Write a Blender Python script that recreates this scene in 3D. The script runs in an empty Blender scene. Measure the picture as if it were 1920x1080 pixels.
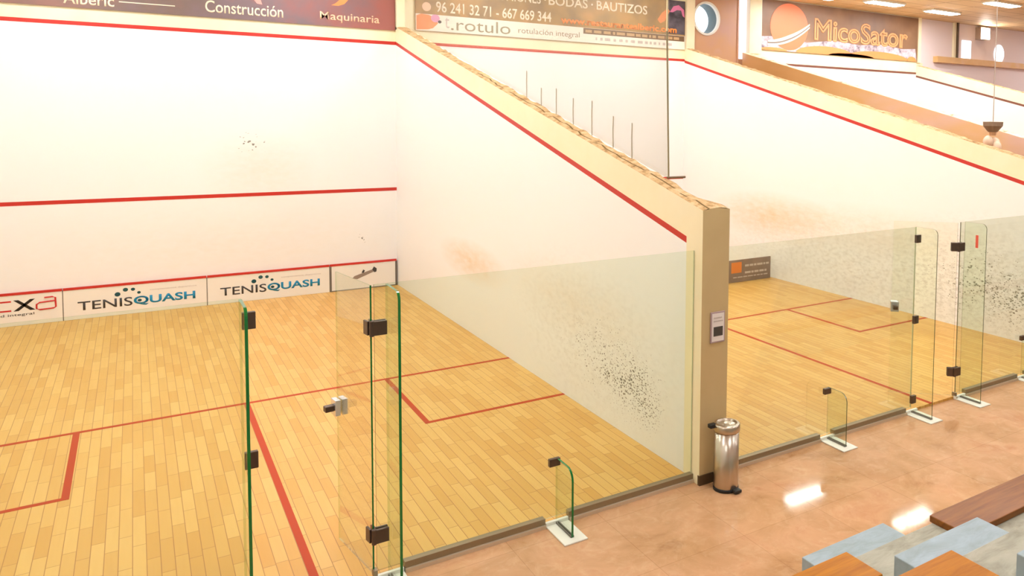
import bpy, bmesh, math, random
from mathutils import Vector, Matrix

random.seed(7)
S = bpy.context.scene
COL = S.collection

# ------------------------------------------------------------------ camera
cam_d = bpy.data.cameras.new('camera')
cam = bpy.data.objects.new('camera', cam_d)
COL.objects.link(cam)
cam_d.sensor_fit = 'HORIZONTAL'
cam_d.sensor_width = 36.0
cam_d.lens = 27.5885
cam_d.shift_x = -0.168048
cam_d.shift_y = -0.119004
cam_d.clip_start = 0.05
cam_d.clip_end = 200
_r = Vector((0.818708, -0.574055, 0.013351))
_u = Vector((0.024369, 0.057965, 0.998021))
_b = Vector((-0.573693, -0.816762, 0.061446))
cam.matrix_world = Matrix(((_r.x, _u.x, _b.x, -4.085599),
                           (_r.y, _u.y, _b.y, -15.336846),
                           (_r.z, _u.z, _b.z, 3.267984),
                           (0, 0, 0, 1)))
S.camera = cam

# ------------------------------------------------------------------ world, exposure
W = bpy.data.worlds.new('world')
S.world = W
W.use_nodes = True
W.node_tree.nodes['Background'].inputs[0].default_value = (0.75, 0.85, 1.0, 1)
W.node_tree.nodes['Background'].inputs[1].default_value = 0.5
S.view_settings.view_transform = 'Standard'
S.view_settings.look = 'None'
S.view_settings.gamma = 1.0
S.view_settings.use_curve_mapping = False
S.view_settings.exposure = 0.62
S.cycles.use_denoising = True
S.cycles.adaptive_threshold = 0.06
S.cycles.adaptive_min_samples = 16
S.cycles.transparent_max_bounces = 32
S.cycles.max_bounces = 7
S.cycles.diffuse_bounces = 4
S.cycles.glossy_bounces = 3
S.cycles.sample_clamp_indirect = 6.0
LAMP_L = 40.0           # radiance of the ceiling fixtures' diffusers
CEIL = 6.33

# ------------------------------------------------------------------ materials
def lin(c):
    out = []
    for v in c[:3]:
        v = v / 255.0
        out.append(v / 12.92 if v <= 0.04045 else ((v + 0.055) / 1.055) ** 2.4)
    return tuple(out) + (1.0,)

def pmat(name, rgb, rough=0.5, metal=0.0, spec=0.5, coat=0.0):
    m = bpy.data.materials.new(name)
    m.use_nodes = True
    p = m.node_tree.nodes['Principled BSDF']
    p.inputs['Base Color'].default_value = lin(rgb)
    p.inputs['Roughness'].default_value = rough
    p.inputs['Metallic'].default_value = metal
    p.inputs['Specular IOR Level'].default_value = spec
    p.inputs['Coat Weight'].default_value = coat
    p.inputs['Coat Roughness'].default_value = 0.08
    return m

def emat(name, rgb, strength):
    m = bpy.data.materials.new(name)
    m.use_nodes = True
    nt = m.node_tree
    nt.nodes.clear()
    e = nt.nodes.new('ShaderNodeEmission')
    e.inputs[0].default_value = lin(rgb)
    e.inputs[1].default_value = strength
    o = nt.nodes.new('ShaderNodeOutputMaterial')
    nt.links.new(e.outputs[0], o.inputs[0])
    return m

class NT:
    """small helper round a material's node tree"""
    def __init__(self, m):
        self.t = m.node_tree
        self.p = self.t.nodes.get('Principled BSDF')
    def n(self, kind, **kw):
        nd = self.t.nodes.new(kind)
        for k, v in kw.items():
            setattr(nd, k, v)
        return nd
    def l(self, a, b):
        self.t.links.new(a, b)
    def pos(self):
        return self.n('ShaderNodeNewGeometry').outputs['Position']
    def mapping(self, vec, loc=(0, 0, 0), rot=(0, 0, 0), scale=(1, 1, 1)):
        mp = self.n('ShaderNodeMapping')
        mp.inputs['Location'].default_value = loc
        mp.inputs['Rotation'].default_value = rot
        mp.inputs['Scale'].default_value = scale
        self.l(vec, mp.inputs['Vector'])
        return mp.outputs[0]
    def math(self, op, a, b=None, c=None, clamp=False):
        nd = self.n('ShaderNodeMath', operation=op, use_clamp=clamp)
        for i, v in enumerate((a, b, c)):
            if v is None:
                continue
            if isinstance(v, (int, float)):
                nd.inputs[i].default_value = v
            else:
                self.l(v, nd.inputs[i])
        return nd.outputs[0]
    def mix(self, fac, a, b, blend='MIX'):
        nd = self.n('ShaderNodeMix', data_type='RGBA', blend_type=blend)
        if isinstance(fac, (int, float)):
            nd.inputs['Factor'].default_value = fac
        else:
            self.l(fac, nd.inputs['Factor'])
        for key, v in (('A', a), ('B', b)):
            sock = [s for s in nd.inputs if s.name == key and s.type == 'RGBA'][0]
            if isinstance(v, tuple):
                sock.default_value = v
            else:
                self.l(v, sock)
        return [s for s in nd.outputs if s.type == 'RGBA'][0]
    def noise(self, vec, scale, detail=4, rough=0.55, dist=0.0):
        nd = self.n('ShaderNodeTexNoise')
        nd.inputs['Scale'].default_value = scale
        nd.inputs['Detail'].default_value = detail
        nd.inputs['Roughness'].default_value = rough
        nd.inputs['Distortion'].default_value = dist
        self.l(vec, nd.inputs['Vector'])
        return nd.outputs['Fac']
    def voro(self, vec, scale):
        nd = self.n('ShaderNodeTexVoronoi')
        nd.inputs['Scale'].default_value = scale
        self.l(vec, nd.inputs['Vector'])
        return nd.outputs['Distance']
    def ramp(self, fac, stops):
        nd = self.n('ShaderNodeValToRGB')
        cr = nd.color_ramp
        while len(cr.elements) < len(stops):
            cr.elements.new(0.5)
        for e, (p, c) in zip(cr.elements, stops):
            e.position = p
            e.color = c
        self.l(fac, nd.inputs[0])
        return nd.outputs['Color']
    def bump(self, height, strength=0.2, dist=0.01):
        nd = self.n('ShaderNodeBump')
        nd.inputs['Strength'].default_value = strength
        nd.inputs['Distance'].default_value = dist
        self.l(height, nd.inputs['Height'])
        self.l(nd.outputs[0], self.p.inputs['Normal'])

def bell(nt, pos, c, r):
    """1 at the centre of an ellipsoid, 0 at its rim"""
    v = nt.mapping(pos, loc=tuple(-a / b for a, b in zip(c, r)), scale=tuple(1.0 / b for b in r))
    ln = nt.n('ShaderNodeVectorMath', operation='LENGTH')
    nt.l(v, ln.inputs[0])
    return nt.math('SUBTRACT', 1.0, ln.outputs['Value'], clamp=True)

def wall_mat(name, rgb, clusters, smears, scuffs=()):
    """painted plaster with ball marks (clusters), brown smears and light scuffing"""
    m = pmat(name, rgb, 0.45, spec=0.3)
    t = NT(m)
    pos = t.pos()
    col = t.mix(t.math('MULTIPLY', t.noise(pos, 0.9, 3), 0.10), lin(rgb), lin((238, 232, 216)))
    for c, r, amt in smears:
        msk = t.math('MULTIPLY', bell(t, pos, c, r), t.noise(t.mapping(pos, scale=(2, 1.2, 4)), 3.0, 5))
        msk = t.math('MULTIPLY', msk, amt, clamp=True)
        col = t.mix(msk, col, lin((222, 186, 124)))
    for c, r, amt, sc in clusters:
        b = bell(t, pos, c, r)
        jig = t.n('ShaderNodeVectorMath', operation='ADD')
        t.l(t.mapping(pos, scale=(1, 1, 1.5)), jig.inputs[0])
        nz = t.n('ShaderNodeTexNoise'); nz.inputs['Scale'].default_value = 30; t.l(pos, nz.inputs['Vector'])
        sc2 = t.n('ShaderNodeVectorMath', operation='SCALE'); sc2.inputs['Scale'].default_value = 0.05
        t.l(nz.outputs['Color'], sc2.inputs[0]); t.l(sc2.outputs[0], jig.inputs[1])
        vd = t.voro(jig.outputs[0], sc)
        patch = t.noise(pos, 5.0, 3)
        thr = t.math('MULTIPLY', t.math('MULTIPLY', b, patch), amt)
        msk = t.math('MULTIPLY', t.math('SUBTRACT', thr, vd), 9.0, clamp=True)
        msk = t.math('MULTIPLY', msk, 0.85)
        col = t.mix(msk, col, lin((104, 100, 82)))
    for c, r, amt in scuffs:
        b = bell(t, pos, c, r)
        nz = t.noise(t.mapping(pos, scale=(1, 1, 2)), 9.0, 6, 0.7)
        msk = t.math('MULTIPLY', t.math('SUBTRACT', nz, 0.46), 6.0, clamp=True)
        msk = t.math('MULTIPLY', t.math('MULTIPLY', msk, b), amt, clamp=True)
        col = t.mix(msk, col, lin((150, 142, 112)))
    t.l(col, t.p.inputs['Base Color'])
    t.bump(t.noise(pos, 60, 3), 0.05, 0.004)
    return m

M = {}
M['white'] = wall_mat('front wall paint', (244, 244, 242),
    [((-2.42, 0, 2.73), (0.42, 0.4, 0.32), 0.75, 13), ((-0.63, 0, 0.93), (0.14, 0.3, 0.16), 0.8, 15)],
    [((-2.3, 0, 2.3), (1.0, 1, 0.7), 0.35), ((-3, 0, 1.0), (4, 1, 0.9), 0.22)])
M['white_div'] = wall_mat('dividing wall paint', (245, 245, 243),
    [((0, -8.55, 0.56), (0.5, 1.05, 0.62), 0.98, 27), ((0, -8.0, 0.66), (0.5, 1.7, 0.8), 0.66, 21), ((0, -8.9, 0.42), (0.4, 0.5, 0.45), 1.0, 31)],
    [((0, -4.0, 1.08), (1, 1.5, 0.34), 1.0), ((0, -7.2, 1.15), (1, 2.0, 0.5), 0.4)],
    [((0, -7.7, 0.8), (1, 2.6, 1.1), 0.2)])
M['white_right'] = wall_mat('second court side wall paint', (245, 244, 241),
    [((6.66, -8.75, 0.62), (0.5, 1.1, 0.75), 1.0, 21), ((6.66, -8.1, 0.75), (0.5, 1.7, 1.0), 0.72, 16)],
    [((6.66, -3.2, 1.25), (1, 2.2, 0.55), 1.1), ((6.66, -6.0, 1.3), (1, 3, 0.5), 0.4)],
    [((6.66, -5.5, 0.55), (1, 4.5, 1.2), 0.3), ((6.66, -8.4, 0.8), (1, 2.4, 1.2), 0.35)])
M['white_far'] = wall_mat('third court wall paint', (238, 236, 226), [], [])
M['cream'] = pmat('cream band paint', (246, 236, 200), 0.5, spec=0.3)
_t = NT(M['cream']); _p = _t.pos()
_t.l(_t.mix(_t.noise(_p, 2.2, 4), lin((248, 240, 210)), lin((242, 228, 184))), _t.p.inputs['Base Color'])
M['red'] = pmat('red line paint', (196, 42, 30), 0.45)
M['dark_red'] = pmat('dark red line paint', (120, 70, 52), 0.5)
M['tan'] = pmat('tan end paint', (178, 150, 108), 0.55, spec=0.3)
_t = NT(M['tan']); _p = _t.pos()
_t.l(_t.mix(_t.noise(_p, 3, 3), lin((206, 182, 134)), lin((194, 168, 120))), _t.p.inputs['Base Color'])
M['dark_base'] = pmat('dark skirting', (84, 62, 36), 0.5)
M['brown_wall'] = pmat('brown passage paint', (178, 124, 84), 0.4)
_t = NT(M['brown_wall']); _p = _t.pos()
_t.l(_t.ramp(_t.noise(_p, 0.8, 3), [(0.3, lin((196, 152, 132))), (0.55, lin((204, 156, 112))), (0.75, lin((200, 164, 160)))]), _t.p.inputs['Base Color'])
M['brown_side'] = pmat('brown board on the side wall', (200, 150, 98), 0.4)
_t = NT(M['brown_side']); _p = _t.pos()
_t.l(_t.ramp(_t.noise(_t.mapping(_p, scale=(1, 0.35, 1)), 1.0, 3), [(0.3, lin((228, 192, 174))), (0.5, lin((226, 182, 122))), (0.75, lin((214, 166, 102)))]), _t.p.inputs['Base Color'])
M['pink_wall'] = pmat('pale pink plaster', (240, 224, 220), 0.6, spec=0.2)
M['ceiling'] = pmat('tan ceiling boards', (190, 158, 116), 0.6, spec=0.2)
_t = NT(M['ceiling']); _p = _t.pos()
_br = _t.n('ShaderNodeTexBrick'); _br.offset = 0.0
for k, v in (('Color1', lin((226, 198, 156))), ('Color2', lin((216, 184, 140))), ('Mortar', lin((176, 142, 102)))):
    _br.inputs[k].default_value = v
_br.inputs['Scale'].default_value = 1.0; _br.inputs['Brick Width'].default_value = 1.2
_br.inputs['Row Height'].default_value = 0.6; _br.inputs['Mortar Size'].default_value = 0.02
_t.l(_p, _br.inputs['Vector']); _t.l(_br.outputs['Color'], _t.p.inputs['Base Color'])

def mortar_mat():
    m = pmat('rough broken mortar', (190, 160, 105), 0.85, spec=0.1)
    t = NT(m); p = t.pos()
    n1 = t.noise(p, 9, 6, 0.7)
    t.l(t.ramp(n1, [(0.30, lin((128, 94, 58))), (0.46, lin((206, 168, 118))), (0.66, lin((236, 206, 160)))]), t.p.inputs['Base Color'])
    t.bump(n1, 0.9, 0.05)
    return m
M['mortar'] = mortar_mat()
M['crack'] = pmat('dark mortar crack', (118, 92, 50), 0.9, spec=0.1)
M['cream_rough'] = pmat('flaking cream top', (240, 226, 186), 0.7)
_t = NT(M['cream_rough']); _p = _t.pos()
_t.l(_t.ramp(_t.noise(_p, 5, 5, 0.7), [(0.34, lin((150, 118, 74))), (0.44, lin((238, 220, 176))), (0.7, lin((250, 242, 212)))]), _t.p.inputs['Base Color'])

def wood_floor():
    m = pmat('maple strip floor', (236, 186, 108), 0.32, spec=0.4)
    t = NT(m); p = t.pos()
    rot = t.mapping(p, rot=(0, 0, math.pi / 2))
    br = t.n('ShaderNodeTexBrick'); br.offset = 0.37; br.offset_frequency = 2; br.squash = 0.8; br.squash_frequency = 3
    br.inputs['Color1'].default_value = lin((232, 188, 108))
    br.inputs['Color2'].default_value = lin((210, 156, 70))
    br.inputs['Mortar'].default_value = lin((150, 98, 42))
    br.inputs['Scale'].default_value = 1.0
    br.inputs['Mortar Size'].default_value = 0.003
    br.inputs['Mortar Smooth'].default_value = 0.3
    br.inputs['Bias'].default_value = -0.1
    br.inputs['Brick Width'].default_value = 0.52
    br.inputs['Row Height'].default_value = 0.085
    t.l(rot, br.inputs['Vector'])
    grain = t.noise(t.mapping(p, scale=(40, 2.2, 1)), 1.0, 5, 0.6)
    c = t.mix(t.math('MULTIPLY', grain, 0.30), br.outputs['Color'], lin((192, 134, 58)))
    blot = t.noise(p, 1.1, 3)
    c = t.mix(t.math('MULTIPLY', blot, 0.35), c, lin((222, 166, 76)))
    t.l(c, t.p.inputs['Base Color'])
    t.l(t.math('MULTIPLY_ADD', grain, 0.15, 0.28), t.p.inputs['Roughness'])
    return m
M['wood_floor'] = wood_floor()

def marble():
    m = pmat('peach polished marble', (222, 168, 124), 0.06, spec=0.2)
    t = NT(m); p = t.pos()
    n1 = t.noise(p, 1.7, 8, 0.62, 0.7)
    c = t.ramp(n1, [(0.25, lin((160, 112, 72))), (0.42, lin((196, 150, 108))), (0.58, lin((210, 162, 122))), (0.78, lin((190, 130, 92)))])
    n2 = t.noise(p, 7.0, 6, 0.7, 1.2)
    c = t.mix(t.math('MULTIPLY', t.math('SUBTRACT', n2, 0.5, clamp=True), 1.3), c, lin((230, 196, 160)))
    br = t.n('ShaderNodeTexBrick'); br.offset = 0.0
    br.inputs['Color1'].default_value = (1, 1, 1, 1); br.inputs['Color2'].default_value = (0.94, 0.94, 0.94, 1)
    br.inputs['Mortar'].default_value = (0.80, 0.76, 0.72, 1)
    br.inputs['Scale'].default_value = 1.0; br.inputs['Brick Width'].default_value = 0.8
    br.inputs['Row Height'].default_value = 0.8; br.inputs['Mortar Size'].default_value = 0.003
    t.l(t.mapping(p, loc=(0.2, 0.3, 0)), br.inputs['Vector'])
    c = t.mix(1.0, c, br.outputs['Color'], 'MULTIPLY')
    t.l(c, t.p.inputs['Base Color'])
    return m
M['marble'] = marble()

def concrete(name, a, b):
    m = pmat(name, a, 0.7, spec=0.25)
    t = NT(m); p = t.pos()
    n1 = t.noise(t.mapping(p, scale=(1, 2.5, 1)), 3.5, 6, 0.65, 0.5)
    t.l(t.ramp(n1, [(0.3, lin(b)), (0.55, lin(a)), (0.8, lin(tuple(min(255, int(v * 1.08)) for v in a)))]), t.p.inputs['Base Color'])
    t.bump(n1, 0.25, 0.02)
    return m
M['concrete'] = concrete('grey green concrete', (172, 168, 150), (140, 136, 118))
M['step'] = concrete('blue grey painted step', (162, 176, 182), (148, 160, 160))

def varnish(name, a, b, sp=0.1):
    m = pmat(name, a, 0.35, spec=sp, coat=0.0)
    t = NT(m); p = t.pos()
    w = t.noise(t.mapping(p, scale=(1.3, 14, 14)), 1.6, 5, 0.6, 0.6)
    t.l(t.ramp(w, [(0.3, lin(b)), (0.65, lin(a))]), t.p.inputs['Base Color'])
    return m
M['plank'] = varnish('varnished orange pine', (188, 120, 20), (156, 92, 12))
M['plank_dark'] = varnish('varnished brown pine', (146, 88, 30), (112, 62, 18), 0.3)

def glass(name, tint, gloss=1.0):
    """thin architectural glass: tinted see-through plus fresnel mirror"""
    m = bpy.data.materials.new(name); m.use_nodes = True
    nt = m.node_tree; nt.nodes.clear()
    o = nt.nodes.new('ShaderNodeOutputMaterial')
    tr = nt.nodes.new('ShaderNodeBsdfTransparent'); tr.inputs[0].default_value = tint + (1,)
    gl = nt.nodes.new('ShaderNodeBsdfGlossy'); gl.inputs['Roughness'].default_value = 0.0
    fr = nt.nodes.new('ShaderNodeFresnel'); fr.inputs['IOR'].default_value = 1.45
    mu = nt.nodes.new('ShaderNodeMath'); mu.operation = 'MULTIPLY'; mu.inputs[1].default_value = gloss
    mx = nt.nodes.new('ShaderNodeMixShader')
    nt.links.new(fr.outputs[0], mu.inputs[0]); nt.links.new(mu.outputs[0], mx.inputs[0])
    nt.links.new(tr.outputs[0], mx.inputs[1]); nt.links.new(gl.outputs[0], mx.inputs[2])
    nt.links.new(mx.outputs[0], o.inputs[0])
    return m
M['glass'] = glass('court glass', (0.922, 0.962, 0.918), 0.2)
M['fin_glass'] = glass('fin glass', (0.955, 0.985, 0.935), 0.2)
M['glass_edge'] = pmat('green glass edge', (14, 112, 48), 0.15, spec=0.6)
M['glass_edge_dim'] = pmat('grey green glass edge', (92, 98, 70), 0.2, spec=0.6)
M['glass_edge_pale'] = pmat('pale green glass edge', (176, 186, 150), 0.2, spec=0.6)
M['screen'] = glass('dusty clear screen', (0.945, 0.945, 0.935), 0.15)
_t = M['screen'].node_tree                    # a film of dust on the screen
_d = _t.nodes.new('ShaderNodeBsdfDiffuse'); _d.inputs[0].default_value = lin((190, 186, 172))
_m = _t.nodes.new('ShaderNodeMixShader'); _m.inputs[0].default_value = 0.10
_o = [n for n in _t.nodes if n.type == 'OUTPUT_MATERIAL'][0]
_t.links.new(_o.inputs[0].links[0].from_socket, _m.inputs[1]); _t.links.new(_d.outputs[0], _m.inputs[2])
_t.links.new(_m.outputs[0], _o.inputs[0])
M['steel'] = pmat('brushed steel', (196, 184, 168), 0.28, 1.0)
M['dark_steel'] = pmat('dark bronze metal', (92, 76, 66), 0.35, 0.6)
M['chrome'] = pmat('chrome', (232, 232, 236), 0.25, 0.7)
M['alu'] = pmat('aluminium channel', (150, 134, 108), 0.4, 0.6)
M['alu_lip'] = pmat('bright channel lip', (212, 196, 172), 0.35, 0.4)
M['plate'] = pmat('white base plate', (236, 234, 222), 0.35)
M['black'] = pmat('black plastic', (26, 24, 24), 0.45)
M['pane_grey'] = pmat('grey caulk joint', (120, 112, 100), 0.6)

# ------------------------------------------------------------------ mesh helpers
class MB:
    def __init__(self):
        self.v = []; self.f = []; self.mi = []
    def add(self, verts, faces, mi=0):
        o = len(self.v)
        self.v += [tuple(p) for p in verts]
        for fc in faces:
            self.f.append(tuple(i + o for i in fc))
        self.mi += [mi] * len(faces) if isinstance(mi, int) else list(mi)
        return self
    def box(self, x0, x1, y0, y1, z0, z1, mi=0):
        """mi: one index, or six for -x,+x,-y,+y,-z,+z"""
        vs = [(x, y, z) for x in (x0, x1) for y in (y0, y1) for z in (z0, z1)]
        fs = [(0, 1, 3, 2), (4, 6, 7, 5), (0, 4, 5, 1), (2, 3, 7, 6), (0, 2, 6, 4), (1, 5, 7, 3)]
        return self.add(vs, fs, mi if not isinstance(mi, int) else [mi] * 6)
    def prism(self, poly, axis, a, b, mi_cap=0, mi_side=0):
        """poly: 2D points in the two other axes, in order; extruded along axis from a to b"""
        n = len(poly)
        def P(u, v, w):
            return (w, u, v) if axis == 0 else ((u, w, v) if axis == 1 else (u, v, w))
        vs = [P(u, v, a) for u, v in poly] + [P(u, v, b) for u, v in poly]
        fs = [tuple(range(n))[::-1], tuple(range(n, 2 * n))]
        ms = [mi_cap, mi_cap]
        for i in range(n):
            j = (i + 1) % n
            fs.append((i, j, n + j, n + i)); ms.append(mi_side)
        return self.add(vs, fs, ms)
    def lathe(self, prof, cx, cy, n=32, mi=0):
        """prof: (radius, z) from the bottom up, turned round the z axis"""
        vs = []; fs = []
        for r, z in prof:
            for k in range(n):
                a = 2 * math.pi * k / n
                vs.append((cx + r * math.cos(a), cy + r * math.sin(a), z))
        for i in range(len(prof) - 1):
            for k in range(n):
                j = (k + 1) % n
                fs.append((i * n + k, i * n + j, (i + 1) * n + j, (i + 1) * n + k))
        fs.append(tuple(range(n))[::-1])
        fs.append(tuple((len(prof) - 1) * n + k for k in range(n)))
        return self.add(vs, fs, mi)
    def tube(self, pts, r, n=8, mi=0):
        vs = []; fs = []
        for i, p in enumerate(pts):
            p = Vector(p)
            d = Vector(pts[min(i + 1, len(pts) - 1)]) - Vector(pts[max(i - 1, 0)])
            d.normalize()
            a = d.orthogonal().normalized(); b = d.cross(a)
            for k in range(n):
                t = 2 * math.pi * k / n
                vs.append(p + a * (r * math.cos(t)) + b * (r * math.sin(t)))
        for i in range(len(pts) - 1):
            for k in range(n):
                j = (k + 1) % n
                fs.append((i * n + k, i * n + j, (i + 1) * n + j, (i + 1) * n + k))
        fs.append(tuple(range(n))[::-1]); fs.append(tuple((len(pts) - 1) * n + k for k in range(n)))
        return self.add(vs, fs, mi)
    def disc(self, cx, cz, rx, rz, y0, y1, n=40, mi=0, a0=0.0, a1=2 * math.pi):
        full = abs(a1 - a0 - 2 * math.pi) < 1e-6
        poly = [(cx + rx * math.cos(a0 + (a1 - a0) * k / n), cz + rz * math.sin(a0 + (a1 - a0) * k / n)) for k in range(n if full else n + 1)]
        return self.prism(poly, 1, y0, y1, mi, mi)
    def turn(self, ang, px, py):
        c, s = math.cos(ang), math.sin(ang)
        self.v = [(px + (x - px) * c - (y - py) * s, py + (x - px) * s + (y - py) * c, z) for x, y, z in self.v]
        return self
    def build(self, name, mats, parent=None, bevel=0.0, smooth=False):
        me = bpy.data.meshes.new(name)
        off = Vector((0, 0, 0))
        q = parent
        while q is not None:
            off += q.location; q = q.parent
        me.from_pydata([Vector(v) - off for v in self.v], [], self.f)
        bm = bmesh.new(); bm.from_mesh(me)
        bmesh.ops.recalc_face_normals(bm, faces=bm.faces)
        bm.to_mesh(me); bm.free()
        for m in (mats if isinstance(mats, (list, tuple)) else [mats]):
            me.materials.append(m)
        for pl, i in zip(me.polygons, self.mi):
            pl.material_index = i
            pl.use_smooth = smooth
        o = bpy.data.objects.new(name, me)
        COL.objects.link(o)
        if parent is not None:
            o.parent = parent
        if bevel > 0:
            md = o.modifiers.new('bevel', 'BEVEL')
            md.width = bevel; md.segments = 2; md.limit_method = 'ANGLE'
        return o

def B(x0, x1, y0, y1, z0, z1, mi=0):
    return MB().box(x0, x1, y0, y1, z0, z1, mi)

def tag(o, label=None, cat=None, group=None, kind=None):
    if label: o['label'] = label
    if cat: o['category'] = cat
    if group: o['group'] = group
    if kind: o['kind'] = kind
    return o

def thing(name, loc, label, cat, group=None):
    o = bpy.data.objects.new(name, None)
    COL.objects.link(o)
    o.location = loc
    o.empty_display_size = 0.1
    return tag(o, label, cat, group)

def structure(name, mb, mats, **kw):
    return tag(mb.build(name, mats, **kw), kind='structure')

def copy_tree(o, parent=None):
    c = o.copy(); COL.objects.link(c)
    if parent is not None:
        c.parent = parent
    for ch in list(o.children):
        copy_tree(ch, c)
    return c

def lettering(text, x0, x1, z0, z1, y, mat, parent, name='lettering', weight=0.0, depth=0.002, shear=0.0):
    """flat letters facing -y, fitted to the box x0..x1, z0..z1 on the plane y"""
    cu = bpy.data.curves.new('letters', 'FONT')
    cu.body = text; cu.size = 1.0; cu.offset = weight; cu.resolution_u = 4; cu.shear = shear
    t = bpy.data.objects.new('letters', cu)
    COL.objects.link(t)
    bpy.context.view_layer.update()
    me = bpy.data.meshes.new_from_object(t.evaluated_get(bpy.context.evaluated_depsgraph_get()))
    bpy.data.objects.remove(t); bpy.data.curves.remove(cu)
    xs = [v.co.x for v in me.vertices]; ys = [v.co.y for v in me.vertices]
    ax, bx, ay, by = min(xs), max(xs), min(ys), max(ys)
    off = Vector((0, 0, 0)); q = parent
    while q is not None:
        off += q.location; q = q.parent
    for v in me.vertices:
        u = (v.co.x - ax) / (bx - ax); w = (v.co.y - ay) / (by - ay)
        v.co = Vector((x0 + u * (x1 - x0), y, z0 + w * (z1 - z0))) - off
    # one object per word: cut where the letters' extents leave a wide gap
    spans = sorted((min(me.vertices[i].co.x for i in ed.vertices), max(me.vertices[i].co.x for i in ed.vertices)) for ed in me.edges)
    words = [list(spans[0])]
    for p, q in spans[1:]:
        if p - words[-1][1] > 0.2 * (z1 - z0):
            words.append([p, q])
        else:
            words[-1][1] = max(words[-1][1], q)
    out = None
    for p, q in words:
        bm = bmesh.new(); bm.from_mesh(me)
        bmesh.ops.delete(bm, geom=[v for v in bm.verts if not p - 1e-5 <= v.co.x <= q + 1e-5], context='VERTS')
        r = bmesh.ops.extrude_face_region(bm, geom=bm.faces[:])
        bmesh.ops.translate(bm, verts=[g for g in r['geom'] if isinstance(g, bmesh.types.BMVert)], vec=(0, -depth, 0))
        bmesh.ops.recalc_face_normals(bm, faces=bm.faces)
        m2 = bpy.data.meshes.new(name)
        bm.to_mesh(m2); bm.free()
        m2.materials.append(mat)
        out = bpy.data.objects.new(name, m2)
        COL.objects.link(out); out.parent = parent
    return out

# ------------------------------------------------------------------ plan of the hall
XL, X0, X1, X2, X3 = -6.40, 0.0, 0.30, 6.66, 6.94     # court 1 | dividing wall | court 2 | side wall
X4, X5, X6, X7 = 8.42, 8.72, 15.11, 15.40             # passage | brown wall | court 3 | its far wall
XR = 23.0
YG, YE = -9.70, -9.82                                  # glass line, end of the dividing wall
YB = -18.7
HF = -0.03                                             # hall floor level

def out_line(y): return 4.60 + 0.2542 * y
def wall_top(y): return 4.91 + 0.2500 * y

# floors with their painted lines
def court_floor(name, xa, xb, lines):
    mb = B(xa, xb, YG, 0, -0.10, 0.0)
    cx = (xa + xb) / 2
    if lines:
        w = 0.028
        h = 0.0015
        def strip(a, b, c, d): mb.box(a, b, c, d, -0.005, h, 1)
        strip(xa, xb, -5.465 - w, -5.465 + w)
        strip(lines[1] - w, lines[1] + w, YG, -5.465 - w)
        for inner, wall in ((lines[2], xb), (lines[0], xa)):
            strip(inner - w, inner + w, -7.12 - w, -5.465 - w)
            a, b = (inner + w, wall) if wall > inner else (wall, inner - w)
            strip(a, b, -7.12 - w, -7.12 + w)
    return structure(name, mb, [M['wood_floor'], M['line_floor']])
M['line_floor'] = pmat('red floor line paint', (184, 64, 24), 0.5, spec=0.2)
court_floor('floor', XL, X0, (-4.63, -3.115, -1.60))
court_floor('floor_middle', X1, X2, (1.86, 3.42, 5.05))
court_floor('floor_far', X5, X6, (10.3, 11.9, 13.5))
structure('floor_hall', B(XL, XR, YB, YG, -0.13, HF), [M['marble']])
structure('floor_passage', MB().box(X3, X4, YG, 0, -0.13, HF).box(X7, XR, YG, 0, -0.13, HF), [M['marble']])

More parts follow.
